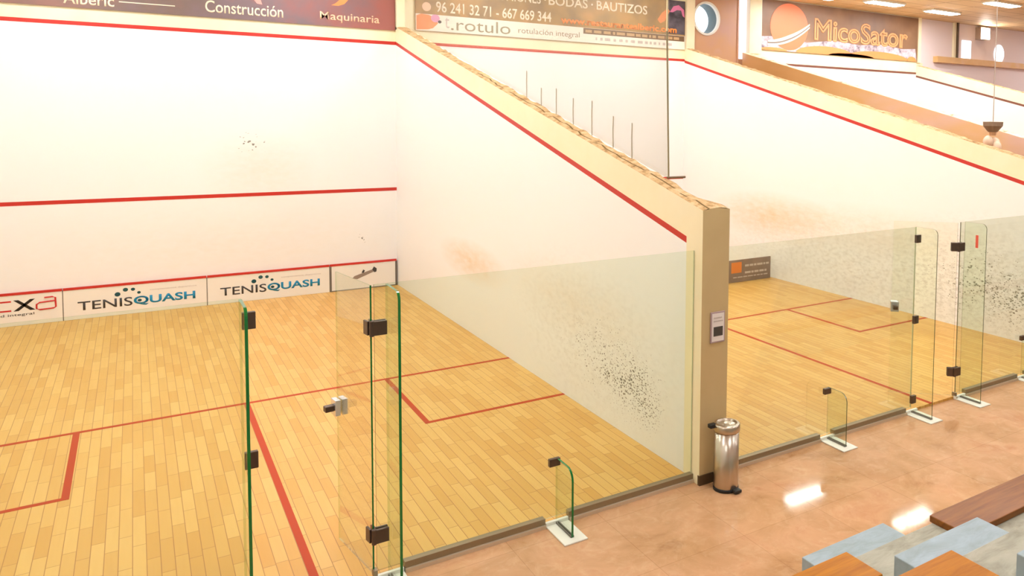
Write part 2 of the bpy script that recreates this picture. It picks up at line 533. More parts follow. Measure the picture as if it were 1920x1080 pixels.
# front wall: courts 1 to 3, the brown passage end with its round window, the pink end
WX, WZ, WR = 7.28, 5.66, 0.36
def front_wall():
    mb = MB()
    def stack(xa, xb, zs):
        for z0, z1, mi, dy in zs:
            mb.box(xa, xb, dy, 0.25, z0, z1, mi)
    stack(XL - 0.2, X0, [(-0.1, 4.565, 0, 0), (4.565, 4.625, 2, -0.004), (4.625, CEIL, 1, 0)])
    mb.box(XL, X0, -0.004, 0.0, 1.815, 1.875, 2)
    mb.box(X0, X1, -0.10, 0.25, 4.85, CEIL, 1)
    mb.box(X0, X1, 0, 0.25, -0.1, 4.85, 1)
    stack(X1, X2, [(-0.1, 4.60, 0, 0), (4.60, 4.655, 2, -0.004), (4.655, CEIL, 1, 0)])
    mb.box(X1, X2, -0.004, 0.0, 1.815, 1.875, 2)
    mb.box(X2, X3 - 0.05, -0.08, 0.25, 4.9, CEIL, 1)
    mb.box(X2, X3 - 0.05, 0, 0.25, -0.1, 4.9, 1)
    # brown passage end, with a round hole
    xa, xb = X3 - 0.05, X4 - 0.18
    n = 48
    ring = [(WX + WR * math.cos(2 * math.pi * k / n), WZ + WR * math.sin(2 * math.pi * k / n)) for k in range(n)]
    def edge(k):
        a = 2 * math.pi * k / n
        c, s = math.cos(a), math.sin(a)
        t = min(((xb if c > 0 else xa) - WX) / c if abs(c) > 1e-9 else 1e9, ((CEIL if s > 0 else 4.2) - WZ) / s if abs(s) > 1e-9 else 1e9)
        return (WX + t * c, WZ + t * s)
    outer = [edge(k) for k in range(n)]
    corners = [(xb, CEIL), (xa, CEIL), (xa, 4.2), (xb, 4.2)]
    for k in range(n):
        j = (k + 1) % n
        poly = [ring[k], outer[k]]
        for c in corners:                       # put a corner in where the rim turns
            a0, a1 = 2 * math.pi * k / n, 2 * math.pi * (k + 1) / n
            ac = math.atan2(c[1] - WZ, c[0] - WX) % (2 * math.pi)
            if a0 + 1e-6 < ac < a1 - 1e-6:
                poly.append(c)
        poly += [outer[j], ring[j]]
        vs = [(x, 0.0, z) for x, z in poly]
        mb.add(vs, [tuple(range(len(vs)))], 3)
        mb.add([(ring[k][0], 0, ring[k][1]), (ring[j][0], 0, ring[j][1]), (ring[j][0], 0.42, ring[j][1]), (ring[k][0], 0.42, ring[k][1])], [(0, 1, 2, 3)], 8)
    mb.box(xa, xb, 0, 0.25, -0.1, 4.2, 3)
    # pilaster at the left end of court 3, with the bright glowing strip beside it
    mb.box(X4 - 0.18, X4 - 0.14, -0.02, 0.25, -0.1, CEIL, 3)
    mb.box(X4 - 0.14, X4 + 0.13, 0, 0.25, -0.1, 4.75, 3)
    mb.box(X4 + 0.13, X5 + 0.22, -0.12, 0.25, 4.9, CEIL, 1)
    mb.box(X4 + 0.13, X5, 0, 0.25, -0.1, 4.9, 1)
    stack(X5, X6, [(-0.1, 4.655, 5, 0), (4.655, 4.715, 6, -0.004), (4.715, CEIL, 1, 0)])
    mb.box(X6, X6 + 0.12, -0.06, 0.25, 5.0, CEIL, 1)
    mb.box(X6, X7, 0, 0.25, -0.1, 5.0, 1)
    mb.box(X6 + 0.12, XR + 0.2, 0.05, 0.30, 5.0, CEIL, 7)
    mb.box(X7, XR + 0.2, 0.05, 0.30, -0.1, 5.0, 7)
    return structure('wall_front', mb, [M['white'], M['cream'], M['red'], M['brown_wall'], M['plate'], M['white_far'], M['dark_red'], M['pink_wall'], pmat('grey window reveal', (96, 108, 108), 0.6)])
front_wall()

# court side walls: white, sloping red line, cream band, rough top
def side_wall(name, xa, xb, y0, y1, white, line, top=None, faces='both', left=None, slope=0.12):
    """xa..xb is the thickness; y0 front (near 0), y1 open end"""
    mb = MB()
    lo = lambda y: out_line(y) - 0.03
    hi = lambda y: out_line(y) + 0.03
    nseg = 40
    ys = [y0 + (y1 - y0) * k / nseg for k in range(nseg + 1)]
    for (fx, sgn, on) in ((xa, -1, faces in ('both', 'left')), (xb, 1, faces in ('both', 'right'))):
        yl = YG - 0.05 if on else y0
        wi = 0 if on else 4
        for k in range(nseg):
            a, b = ys[k], ys[k + 1]
            quads = [(-0.1, -0.1, lo(a), lo(b), wi if b > YG - 0.06 else 1), (lo(a), lo(b), hi(a), hi(b), 2 if on else 4), (hi(a), hi(b), wall_top(a), wall_top(b), 1 if on else 4)]
            if b <= YG - 0.06:
                quads = [(-0.1, -0.1, wall_top(a), wall_top(b), 1 if on else 4)]
            if fx == xb:
                dr = lambda y: slope * min(1.0, max(0.0, (y - (y1 + 0.12)) / 0.35))
                quads = [(za, zb, min(zc, wall_top(a) - dr(a)), min(zd, wall_top(b) - dr(b)), mi) for za, zb, zc, zd, mi in quads]
            for za, zb, zc, zd, mi in quads:
                mb.add([(fx, a, za), (fx, b, zb), (fx, b, zd), (fx, a, zc)], [(0, 1, 2, 3)], mi)
    rnd = random.Random(3)
    # rough top in short broken lengths
    m = 90
    prev = None
    for k in range(m + 1):
        y = y0 + (y1 - y0) * k / m
        h = wall_top(y)
        j = [rnd.uniform(-0.012, 0.02) for _ in range(3)]
        drop = slope * min(1.0, max(0.0, (y - (y1 + 0.12)) / 0.35))      # the far side of the top is bevelled off
        row = [(xa, y, h), (xa + 0.05 + j[0], y, h + 0.012 + j[0] * 0.4), (xa + 0.075 + j[0], y, h + 0.010 + j[0] * 0.4),
               (xa + 0.15 + j[1], y, h + 0.014 + j[1] * 0.6), (xb - 0.03 + j[2] * 0.5, y, h + 0.012 - drop * 0.85), (xb, y, h - drop)]
        if prev:
            for q in range(5):
                mb.add([prev[q], prev[q + 1], row[q + 1], row[q]], [(0, 1, 2, 3)], 7 if q == 1 and y < -4.2 and rnd.random() < 0.85 else 3)
        prev = row
    mb.add([(xa, y1, -0.1), (xb, y1, -0.1), (xb, y1, wall_top(y1)), ((xa + xb) / 2, y1, wall_top(y1) + 0.02), (xa, y1, wall_top(y1))], [(0, 1, 2, 3, 4)], 5)
    mb.add([(xa, y0, -0.1), (xb, y0, -0.1), (xb, y0, wall_top(y0)), (xa, y0, wall_top(y0))], [(0, 1, 2, 3)], 1)
    mb.box(xa - 0.004, xb + 0.004, y1 - 0.012, y1 + 0.02, -0.1, 0.06, 6)
    return structure(name, mb, [white, M['cream'], line, top or M['mortar'], left or white, M['tan'], M['dark_base'], M['crack'] if top is None else top])
side_wall('wall_dividing', X0, X1, 0, YE, M['white_div'], M['red'])
side_wall('wall_right', X2, X3, 0, YE, M['white_right'], M['red'], faces='left', left=M['brown_wall'])
side_wall('wall_passage', X4, X5, 0, YE, M['white_far'], M['dark_red'], top=M['cream_rough'], faces='right', left=M['brown_side'])
side_wall('wall_far_right', X6, X7, 0, YE, M['white_far'], M['dark_red'], faces='left', left=M['pink_wall'])
# outer walls and ceiling
structure('wall_left', B(XL - 0.2, XL, YB, 0, -0.13, CEIL), [M['white_far']])
structure('wall_end', B(XR, XR + 0.2, YB, 0.05, -0.13, CEIL), [M['pink_wall']])
structure('wall_back', B(XL - 0.2, XR + 0.2, YB - 0.2, YB, -0.13, CEIL), [M['pink_wall']])
structure('ceiling', B(XL - 0.2, XR + 0.2, YB - 0.2, 0.30, CEIL, CEIL + 0.1), [M['ceiling']])

# windows and a glowing strip in the front wall
M['daylight'] = emat('daylight pane', (232, 244, 255), 1.6)
def round_window():
    w = structure('window_1', MB().disc(WX, WZ, WR, WR, 0.40, 0.42), [M['daylight']])
    r = MB()
    n = 48
    for k in range(n):
        a, b = 2 * math.pi * k / n, 2 * math.pi * (k + 1) / n
        def P(rr, t, y): return (WX + rr * math.cos(t), y, WZ + rr * math.sin(t))
        ra, rb = WR - 0.004, WR + 0.045
        pr = [(ra, 0.06), (ra, -0.03), (rb, -0.03), (rb, 0.0)]
        for (r0, y0), (r1, y1) in zip(pr, pr[1:]):
            r.add([P(r0, a, y0), P(r0, b, y0), P(r1, b, y1), P(r1, a, y1)], [(0, 1, 2, 3)])
    r.build('window_frame', M['plate'], w)
round_window()
w2 = structure('bright_strip', B(X4 - 0.14, X4 + 0.13, 0.02, 0.06, 4.75, CEIL), [M['glow_soft'] if 'glow_soft' in M else emat('glowing pale strip', (226, 226, 255), 1.15)])  # emission stands in for the bright streak on the column

# ------------------------------------------------------------------ floor level boards under the front wall
Mw = pmat('white board', (240, 236, 226), 0.35)
Mred = pmat('red letter', (200, 40, 40), 0.4)
Mink = pmat('dark letter', (60, 58, 58), 0.4)
Mblk = pmat('black letter', (24, 20, 18), 0.4)
Mteal = pmat('teal letter', (6, 136, 180), 0.4)
Mdteal = pmat('dark teal dot', (16, 78, 84), 0.4)
Mgrey = pmat('faint grey print', (196, 184, 176), 0.5)
def wall_board(x0, x1, label):
    o = thing('advert_board', ((x0 + x1) / 2, -0.02, 0), label, 'advert board', 'low boards along the front wall')
    B(x0 + 0.006, x1 - 0.006, -0.035, -0.002, 0.0, 0.47).build('panel', Mw, o, bevel=0.004)
    B(x0 + 0.006, x1 - 0.006, -0.042, -0.002, 0.47, 0.505).build('top_strip', M['red'], o)
    B(x1 - 0.006, x1 + 0.006, -0.03, -0.002, 0.0, 0.47).build('joint_strip', M['pane_grey'], o)
    return o
YP = -0.0352
b1 = wall_board(XL + 0.01, -5.04, 'white board with big red and black letters, at the left edge of the photo')
B(-5.95, -5.65, YP - 0.002, YP, 0.365, 0.388).build('letter_bar', Mred, b1)
B(-5.95, -5.65, YP - 0.002, YP, 0.225, 0.248).build('letter_bar', Mred, b1)
B(-5.97, -5.95, YP - 0.002, YP, 0.225, 0.388).build('letter_bar', Mred, b1)
xm = MB()
for s in (1, -1):
    za, zb = (0.225, 0.392) if s > 0 else (0.392, 0.225)
    xm.prism([(-5.625, za), (-5.565, za), (-5.37, zb), (-5.43, zb)], 1, YP - 0.002, YP)
xm.build('letter_cross', Mblk, b1)
am = MB()
def bar2(mb, pts, t, y):
    mb.tube([(x, y, z) for x, z in pts], t, 6)
bar2(am, [(-5.26, 0.395), (-5.16, 0.398), (-5.13, 0.385), (-5.125, 0.24), (-5.15, 0.222), (-5.32, 0.215), (-5.355, 0.235), (-5.355, 0.30), (-5.32, 0.325), (-5.13, 0.335)], 0.012, YP)
am.build('letter_round', Mred, b1)
lettering('publicidad integral', -6.15, -5.385, 0.14, 0.19, YP, Mink, b1)

def teal_board(x0, x1, tx0, tx1, label):
    o = wall_board(x0, x1, label)
    w = tx1 - tx0
    q = tx0 + w * 0.455
    lettering('TENIS', tx0, q - 0.01, 0.135, 0.275, YP, Mink, o, weight=0.008)
    lettering('QUASH', q + 0.005, tx1, 0.122, 0.275, YP, Mteal, o, weight=0.025)
    MB().disc(q + 0.085, 0.207, 0.028, 0.022, YP - 0.004, YP - 0.001, 18).build('dot', Mdteal, o)
    for (u, z, r) in ((0.325, 0.335, 0.038), (0.392, 0.398, 0.034), (0.455, 0.395, 0.028), (0.505, 0.335, 0.024)):
        MB().disc(tx0 + u * w, z, r, r * 0.9, YP - 0.002, YP, 20).build('dot', Mdteal, o)
    lettering('complementos deportivos', tx0 + 0.6 * w, tx1 + 0.02, 0.345, 0.375, YP, Mgrey, o)
    return o
teal_board(-5.04, -3.13, -4.86, -3.30, 'white board with dark grey and teal letters, right of the red lettered board')
teal_board(-3.13, -1.21, -2.94, -1.38, 'white board with dark grey and teal letters, beside the short board in the corner')
b4 = wall_board(-1.21, -0.02, 'short white board with a grey frame and slanted grey emblem, in the court corner')
fm = MB().box(-1.205, -1.18, YP - 0.006, YP, 0.0, 0.47).box(-1.18, -0.03, YP - 0.006, YP, 0.0, 0.018).box(-0.05, -0.028, YP - 0.006, YP, 0.0, 0.47)
fm.build('frame', M['pane_grey'], b4)
em = MB().prism([(-0.82, 0.21), (-0.79, 0.25), (-0.43, 0.36), (-0.40, 0.32), (-0.74, 0.19)], 1, YP - 0.003, YP)
em.build('emblem', pmat('emblem grey', (150, 132, 118), 0.4), b4)
MB().prism([(-0.66, 0.30), (-0.63, 0.36), (-0.60, 0.34), (-0.62, 0.30)], 1, YP - 0.004, YP).build('emblem', Mink, b4)
e2 = MB().prism([(-0.47, 0.345), (-0.44, 0.40), (-0.39, 0.36), (-0.395, 0.30), (-0.43, 0.29)], 1, YP - 0.004, YP)
e2.build('emblem', Mink, b4)

# ------------------------------------------------------------------ banners high on the front wall
def vary(name, stops, scale=0.7, sc=(1, 1, 1), rough=0.45):
    m = pmat(name, (128, 100, 80), rough)
    t = NT(m); p = t.pos()
    t.l(t.ramp(t.noise(t.mapping(p, scale=sc), scale, 3), stops), t.p.inputs['Base Color'])
    return m
Mb1 = pmat('mauve banner', (126, 100, 94), 0.45)
_t = NT(Mb1); _p = _t.pos(); _s = _t.n('ShaderNodeSeparateXYZ'); _t.l(_p, _s.inputs[0])
_g = _t.math('MULTIPLY_ADD', _s.outputs['X'], 0.155, 0.86)
_g = _t.math('ADD', _g, _t.math('MULTIPLY_ADD', _t.noise(_p, 1.6, 4), 0.9, -0.45))
_t.l(_t.ramp(_g, [(0.05, lin((140, 102, 92))), (0.3, lin((120, 100, 92))), (0.5, lin((124, 104, 108))), (0.85, lin((160, 96, 86)))]), _t.p.inputs['Base Color'])
Mcream_l = pmat('cream letter', (252, 236, 206), 0.5)
Mpeach_l = pmat('peach letter', (248, 204, 168), 0.5)
Morange = pmat('orange print', (240, 148, 84), 0.45)
def banner(x0, x1, z0, z1, mat, label):
    o = thing('advertising_banner', ((x0 + x1) / 2, -0.02, z0), label, 'banner')
    B(x0, x1, -0.03, -0.003, z0, z1).build('sheet', mat, o)
    return o
YBN = -0.031
n1 = banner(XL + 0.02, 0.0 - 0.01, 4.83, 6.0, Mb1, 'dark mauve banner with pale lettering above the near court front wall')
lettering('Alberic', -4.91, -4.28, 4.88, 5.06, YBN, Mcream_l, n1, weight=0.01)
B(-4.22, -3.48, YBN - 0.002, YBN, 4.962, 4.976).build('rule', Mcream_l, n1)
lettering('Construcción', -3.06, -1.90, 4.91, 5.11, YBN, Mcream_l, n1, weight=0.008)
lettering('Maquinaria', -1.31, -0.29, 4.895, 5.08, YBN, Mpeach_l, n1, weight=0.008)
MB().prism([(-2.40, 5.25), (-2.30, 5.12), (-2.22, 5.11), (-2.26, 5.25)], 1, YBN - 0.002, YBN).build('graphic', pmat('pink print', (226, 160, 150), 0.5), n1)
MB().prism([(-1.12, 5.20), (-1.05, 5.24), (-0.86, 5.42), (-0.80, 5.36), (-0.90, 5.24), (-1.0, 5.20)], 1, YBN - 0.002, YBN).build('graphic', Morange, n1)

Mb2 = pmat('olive banner', (158, 126, 70), 0.45)
_t = NT(Mb2); _p = _t.pos()
_t.l(_t.ramp(_t.noise(_p, 1.3, 5), [(0.28, lin((206, 150, 78))), (0.45, lin((172, 134, 72))), (0.62, lin((142, 112, 66))), (0.78, lin((176, 140, 92)))]), _t.p.inputs['Base Color'])
n2 = banner(X1 + 0.07, X2 - 0.02, 4.87, 6.0, Mb2, 'olive brown banner with white phone number above the second court front wall')
B(X1 + 0.07, X2 - 0.02, YBN - 0.0015, YBN, 4.872, 5.19).build('white_strip', pmat('white strip', (246, 236, 218), 0.45), n2)
YB2 = YBN - 0.0017
lettering('96 241 32 71 - 667 669 344', 0.76, 3.19, 5.24, 5.45, YBN, Mcream_l, n2, weight=0.012)
MB().disc(0.58, 5.33, 0.085, 0.085, YBN - 0.002, YBN, 24).disc(0.58, 5.33, 0.055, 0.055, YBN - 0.003, YBN, 24).build('phone_symbol', Mpeach_l, n2)
lettering('COMUNIONES', 1.55, 2.95, 5.60, 5.80, YBN, Mcream_l, n2, weight=0.012)
lettering('·', 3.03, 3.07, 5.68, 5.72, YBN, Mcream_l, n2)
lettering('BODAS', 3.13, 4.05, 5.60, 5.80, YBN, Mcream_l, n2, weight=0.012)
lettering('·', 4.14, 4.18, 5.68, 5.72, YBN, Mcream_l, n2)
lettering('BAUTIZOS', 4.27, 5.58, 5.60, 5.80, YBN, Mcream_l, n2, weight=0.012)
lettering('www.restaurantealberic.com', 3.41, 6.40, 5.24, 5.39, YBN - 0.003, pmat('orange letter', (248, 146, 60), 0.5), n2, weight=0.035)
B(6.11, 6.63, YBN - 0.002, YBN, 5.22, 6.0).build('dark_panel', vary('dark photo print', [(0.35, lin((44, 38, 46))), (0.6, lin((92, 84, 92)))], 4.0), n2)
MB().prism([(6.20, 5.72), (6.30, 5.86), (6.45, 5.90), (6.60, 5.80), (6.62, 5.62), (6.56, 5.66), (6.52, 5.78), (6.40, 5.78), (6.28, 5.72)], 1, YBN - 0.004, YBN - 0.002).build('graphic', pmat('pink figure print', (214, 120, 160), 0.5), n2)
MB().prism([(5.86, 5.52), (5.98, 5.68), (6.14, 5.80), (6.20, 5.74), (6.06, 5.50), (5.94, 5.44)], 1, YBN - 0.004, YBN).build('graphic', Morange, n2)
MB().prism([(0.385, 4.885), (0.385, 5.15), (0.47, 5.19), (0.62, 5.18), (0.72, 5.13), (0.80, 5.03), (0.70, 4.93), (0.60, 4.90)], 1, YB2 - 0.002, YB2).build('logo', Morange, n2)
MB().disc(0.745, 5.12, 0.085, 0.075, YB2 - 0.004, YB2, 20).build('logo', pmat('pink logo dot', (226, 156, 190), 0.5), n2)
MB().disc(0.83, 5.06, 0.035, 0.03, YB2 - 0.004, YB2, 16).build('logo', Mink, n2)
Mgl = pmat('grey letter', (150, 140, 112), 0.5)
lettering('t', 0.93, 1.02, 4.95, 5.16, YB2, Mgrey, n2)
lettering('.rotulo', 1.05, 2.28, 4.92, 5.15, YB2, Mgl, n2, weight=0.0)
lettering('rotulación integral', 2.45, 3.86, 4.93, 5.08, YB2, pmat('brown grey letter', (150, 132, 112), 0.5), n2)
B(3.95, 6.62, YB2 - 0.001, YB2, 5.06, 5.185).build('dark_strip', pmat('dark brown strip', (112, 84, 54), 0.5), n2)
lm = MB(); rr = random.Random(5); x = 4.0
while x < 6.5:
    w = rr.uniform(0.05, 0.22)
    lm.box(x, x + w, YB2 - 0.0025, YB2 - 0.001, 5.09, 5.15); x += w + rr.uniform(0.03, 0.06)
lm.build('print_line', pmat('tan print', (190, 154, 108), 0.5), n2)
x = 4.25
while x < 6.2:
    w = rr.uniform(0.04, 0.14)
    B(x, x + w, YB2 - 0.0015, YB2, 4.94, 5.0).build('print_line', Mgrey, n2); x += w + rr.uniform(0.05, 0.08)

# mural of court 3
Mmur = vary('brown mural sky', [(0.3, lin((116, 84, 60))), (0.55, lin((140, 104, 74))), (0.75, lin((170, 134, 104)))], 0.8)
n3 = thing('mural_banner', (12.0, -0.02, 5.0), 'brown mural with an orange planet and outlined orange letters, above the far court', 'banner')
B(X5 + 0.22, X6, -0.03, -0.003, 5.02, CEIL - 0.02).build('sheet', Mmur, n3)
Mlav = pmat('lavender print', (206, 186, 186), 0.5)
_t = NT(Mlav); _p = _t.pos()
_t.l(_t.ramp(_t.noise(_p, 4.5, 5, 0.7), [(0.36, lin((120, 104, 112))), (0.47, lin((184, 166, 172))), (0.62, lin((216, 202, 206))), (0.75, lin((246, 242, 246)))]), _t.p.inputs['Base Color'])
pts = [(8.96, 5.03)] + [(8.96, 5.36), (9.6, 5.40), (10.6, 5.30), (11.6, 5.42), (12.6, 5.36), (13.6, 5.44), (14.4, 5.36), (15.0, 5.40)] + [(15.08, 5.03)]
MB().prism(pts, 1, YBN - 0.002, YBN).build('skyline', Mlav, n3)
hill = MB()
for cx, rx, rz in ((11.3, 1.1, 0.22), (13.4, 1.3, 0.20), (9.4, 0.5, 0.08), (14.85, 0.22, 0.14), (12.3, 0.9, 0.08)):
    hill.disc(cx, 5.025, rx, rz, YBN - 0.004, YBN - 0.002, 24, 0, 0.0, math.pi)
hill.build('hill', Morange, n3)
MB().disc(9.95, 5.66, 0.66, 0.60, YBN - 0.006, YBN - 0.002, 56).build('planet', pmat('orange planet', (236, 126, 84), 0.45), n3)
for dz, mt in ((0.0, pmat('white ring', (250, 236, 206), 0.5)), (0.055, pmat('grey ring', (128, 110, 96), 0.5)), (0.10, pmat('white ring', (250, 236, 206), 0.5))):
    up, dn = [], []
    for k in range(21):
        u = k / 20.0
        xx = 9.22 + 1.45 * u
        zz = 5.22 + 0.52 * u ** 2.0 + dz * (1 - 0.5 * abs(u - 0.5)) - 0.04
        th = 0.022 + 0.02 * math.sin(math.pi * u)
        up.append((xx, zz + th)); dn.append((xx, zz - th))
    MB().prism(up + dn[::-1], 1, YBN - 0.009 - dz * 0.01, YBN - 0.006).build('ring', mt, n3)
def outlined(text, x0, x1, z0, z1, parent):
    cu = bpy.data.curves.new('letters', 'FONT'); cu.body = text; cu.fill_mode = 'NONE'; cu.bevel_depth = 0.034; cu.bevel_resolution = 1; cu.resolution_u = 4
    t = bpy.data.objects.new('letters', cu); COL.objects.link(t); bpy.context.view_layer.update()
    me = bpy.data.meshes.new_from_object(t.evaluated_get(bpy.context.evaluated_depsgraph_get()))
    bpy.data.objects.remove(t); bpy.data.curves.remove(cu)
    xs = [v.co.x for v in me.vertices]; ys = [v.co.y for v in me.vertices]
    a, b, c, d = min(xs), max(xs), min(ys), max(ys)
    for v in me.vertices:
        v.co = Vector((x0 + (v.co.x - a) / (b - a) * (x1 - x0), YBN - 0.004 - v.co.z * 0.1, z0 + (v.co.y - c) / (d - c) * (z1 - z0))) - parent.location
    me.materials.clear(); me.materials.append(pmat('orange outline', (240, 164, 108), 0.5))
    o = bpy.data.objects.new('lettering', me); COL.objects.link(o); o.parent = parent
outlined('MicoSator', 10.85, 14.65, 5.38, 5.98, n3)

# ------------------------------------------------------------------ glass walls
GT = 0.006
M['glass_top'] = glass('polished top edge', (0.80, 0.88, 0.78), 0.4)
ZT = 2.085
def channel(mb, x0, x1, y=YG):
    mb.box(x0, x1, y - 0.028, y + 0.028, HF, 0.045, 0)
    mb.box(x0, x1, y - 0.046, y - 0.028, HF, -0.002, 1)
def glass_panel(x0, x1, label, chans, ea, eb):
    o = thing('glass_partition', ((x0 + x1) / 2, YG, HF), label, 'glass partition')
    B(x0, x1, YG - GT, YG + GT, 0.03, ZT, [1, 3, 0, 0, 2, 2]).build('pane', [M['glass'], ea, M['glass_top'], eb], o)
    for a, b in chans:
        mb = MB(); channel(mb, a, b); mb.build('base_channel', [M['alu'], M['alu_lip']], o)
    return o

def clampbox(name, x0, x1, y0, y1, z0, z1, parent, mat=None, ang=0, piv=None):
    mb = B(x0, x1, y0, y1, z0, z1)
    if piv: mb.turn(ang, *piv)
    return mb.build(name, mat or M['dark_steel'], parent, bevel=0.004)

def fin(x, h, d, label, plate, clamps, edge, rad=0.06, mark=None):
    """glass fin standing on the hall side of the glass, square to it"""
    o = thing('glass_fin', (x, YG - 0.15, HF), label, 'glass fin', 'glass fins bracing the glass walls')
    ya, yb = YG - 0.012, YG - d
    poly = [(ya, HF + 0.012), (ya, h)]
    for k in range(7):
        a = math.pi / 2 * k / 6
        poly.append((yb + rad - rad * math.sin(a), h - rad + rad * math.cos(a)))
    poly.append((yb, HF + 0.012))
    ft = 0.009 if x < 0 else GT
    pm = MB().prism(poly, 0, x - ft, x + ft, 0, 1)
    pm.mi[2] = pm.mi[-1] = 2                     # the edge against the glass wall and the foot stay clear
    pm.build('pane', [M['fin_glass'], edge, M['glass_top']], o)
    if plate:
        pm = MB().box(x - 0.10, x + 0.10, YG - d - 0.07, YG - 0.03, HF, HF + 0.012).box(x - 0.10, x + 0.10, YG - 0.03, YG - 0.002, HF, 0.006)
        pl = pm.build('base_plate', M['plate'], o, bevel=0.003)
        B(x - 0.014, x - GT, yb, ya, HF + 0.012, HF + 0.026).box(x + GT, x + 0.014, yb, ya, HF + 0.012, HF + 0.026).build('slot_seal', M['pane_grey'], pl)
    for (a, b, z0, z1) in clamps:
        clampbox('clamp', a, b, YG - 0.042, YG - GT - 0.001, z0, z1, o)
    return o

# court 1
XF1, XH1 = -3.557, -2.662
glass_panel(XL + 0.01, XF1 + 0.006, 'glass partition left of the near court doorway, at the left edge of the photo', [(XL + 0.01, XF1 - 0.09)], M['glass_top'], M['glass_top'])
glass_panel(-2.745, X0 - 0.006, 'wide glass partition of the near court, right of the open door', [(-2.745, XH1 - 0.11), (XH1 + 0.105, -1.352 - 0.105), (-1.352 + 0.105, X0)], M['glass_edge_dim'], M['glass_edge_pale'])
fin(XF1, ZT - 0.002, 0.32, 'tall green edged glass fin left of the near court doorway', True,
    [(XF1 + 0.005, XF1 + 0.082, z - 0.055, z + 0.055) for z in (1.945, 1.035, 0.126)], M['glass_edge'])
fin(XH1, ZT - 0.002, 0.33, 'tall green edged glass fin beside the hinges of the near court door', True, [], M['glass_edge'])
fin(-1.352, 0.52, 0.295, 'low glass fin on a white plate against the near court glass', True,
    [(-1.352 - 0.075, -1.352 + 0.02, 0.462, 0.525)], M['glass_edge'], 0.09)
# court 2
XF2, XH2 = 3.045, 3.935
glass_panel(X1 + 0.006, XF2 + 0.006, 'glass partition of the second court between the tan wall end and the doorway', [(X1, 1.705 - 0.1), (1.705 + 0.1, XF2 - 0.10)], M['glass_edge_pale'], M['glass_edge_pale'])
glass_panel(3.865, X2 - 0.006, 'glass partition right of the second court doorway, at the right edge of the photo', [(3.865, XH2 - 0.09), (XH2 + 0.105, 5.22 - 0.1), (5.22 + 0.1, X2)], M['glass_edge_dim'], M['glass_edge_pale'])
fin(1.715, 0.52, 0.28, 'low glass fin right of the litter bin, on a white plate', True,
    [(1.715 - 0.07, 1.715 + 0.02, 0.455, 0.515)], M['glass_edge_dim'], 0.09)
fin(XF2, ZT + 0.005, 0.30, 'tall glass fin left of the second court doorway, with three small clamps', True,
    [(XF2 - 0.02, XF2 + 0.055, z - 0.045, z + 0.045) for z in (1.955, 1.04, 0.126)], M['glass_edge_dim'])
f2 = fin(XH2, ZT + 0.005, 0.30, 'tall glass fin beside the hinges of the second court door, with a red sticker', True, [], M['glass_edge_dim'])
fin(5.22, 0.52, 0.28, 'low glass fin at the right edge of the photo', True,
    [(5.22 - 0.06, 5.22 + 0.02, 0.475, 0.535)], M['glass_edge_dim'], 0.09)
B(XH2 - GT - 0.003, XH2 - GT - 0.001, YG - 0.20, YG - 0.165, 1.80, 1.95).build('sticker', pmat('red sticker', (226, 92, 70), 0.5), f2)

def glass_door(hx, length, ang, label, edge, hz):
    """hinged at hx on the glass line, swung into the court by ang from closed (leaf pointing to -x)"""
    o = thing('glass_door', (hx, YG, HF), label, 'glass door')
    th = -ang
    piv = (hx, YG)
    MB().box(hx - length, hx - 0.004, YG - GT, YG + GT, 0.015, ZT - 0.005, [2, 1, 0, 0, 2, 2]).turn(th, *piv).build('pane', [M['fin_glass_clear'], edge, M['glass_top']], o)
    for z in hz:
        h = thing_part('hinge', o)
        mb = MB().box(hx + 0.004, hx + 0.10, YG - 0.034, YG - 0.008, z - 0.05, z + 0.05).box(hx + 0.004, hx + 0.10, YG + 0.008, YG + 0.026, z - 0.05, z + 0.05)
        mb.tube([(hx, YG - 0.02, z - 0.055), (hx, YG - 0.02, z + 0.055)], 0.017, 12)
        lf = MB().box(hx - 0.075, hx - 0.004, YG - 0.026, YG - 0.008, z - 0.05, z + 0.05).box(hx - 0.075, hx - 0.004, YG + 0.008, YG + 0.026, z - 0.05, z + 0.05).turn(th, *piv)
        mb.add(lf.v, lf.f)
        mb.build('hinge', M['dark_steel'], o, bevel=0.004)
    s = length - 0.035
    zc = 1.06
    hb = MB().box(hx - s - 0.05, hx - s + 0.045, YG - 0.045, YG - GT - 0.001, zc - 0.06, zc + 0.06).box(hx - s - 0.05, hx - s + 0.045, YG + GT + 0.001, YG + 0.045, zc - 0.06, zc + 0.06).turn(th, *piv)
    lock = hb.build('lock', M['chrome'], o, bevel=0.004)
    kb = MB().box(hx - s - 0.028, hx - s + 0.028, YG - 0.11, YG - 0.045, zc - 0.022, zc + 0.022).turn(th, *piv)
    kb.build('knob', M['dark_steel'], lock, bevel=0.006)
    return o
def thing_part(*a): return None
M['fin_glass_clear'] = glass('door glass', (0.972, 0.985, 0.95), 0.3)
glass_door(-2.765, 0.64, math.radians(81), 'open glass door of the near court with a chrome lock', M['glass_edge'], (1.78, 0.29))
glass_door(3.82, 0.735, math.radians(43), 'half open glass door of the second court', M['glass_edge_dim'], (1.795, 0.30))

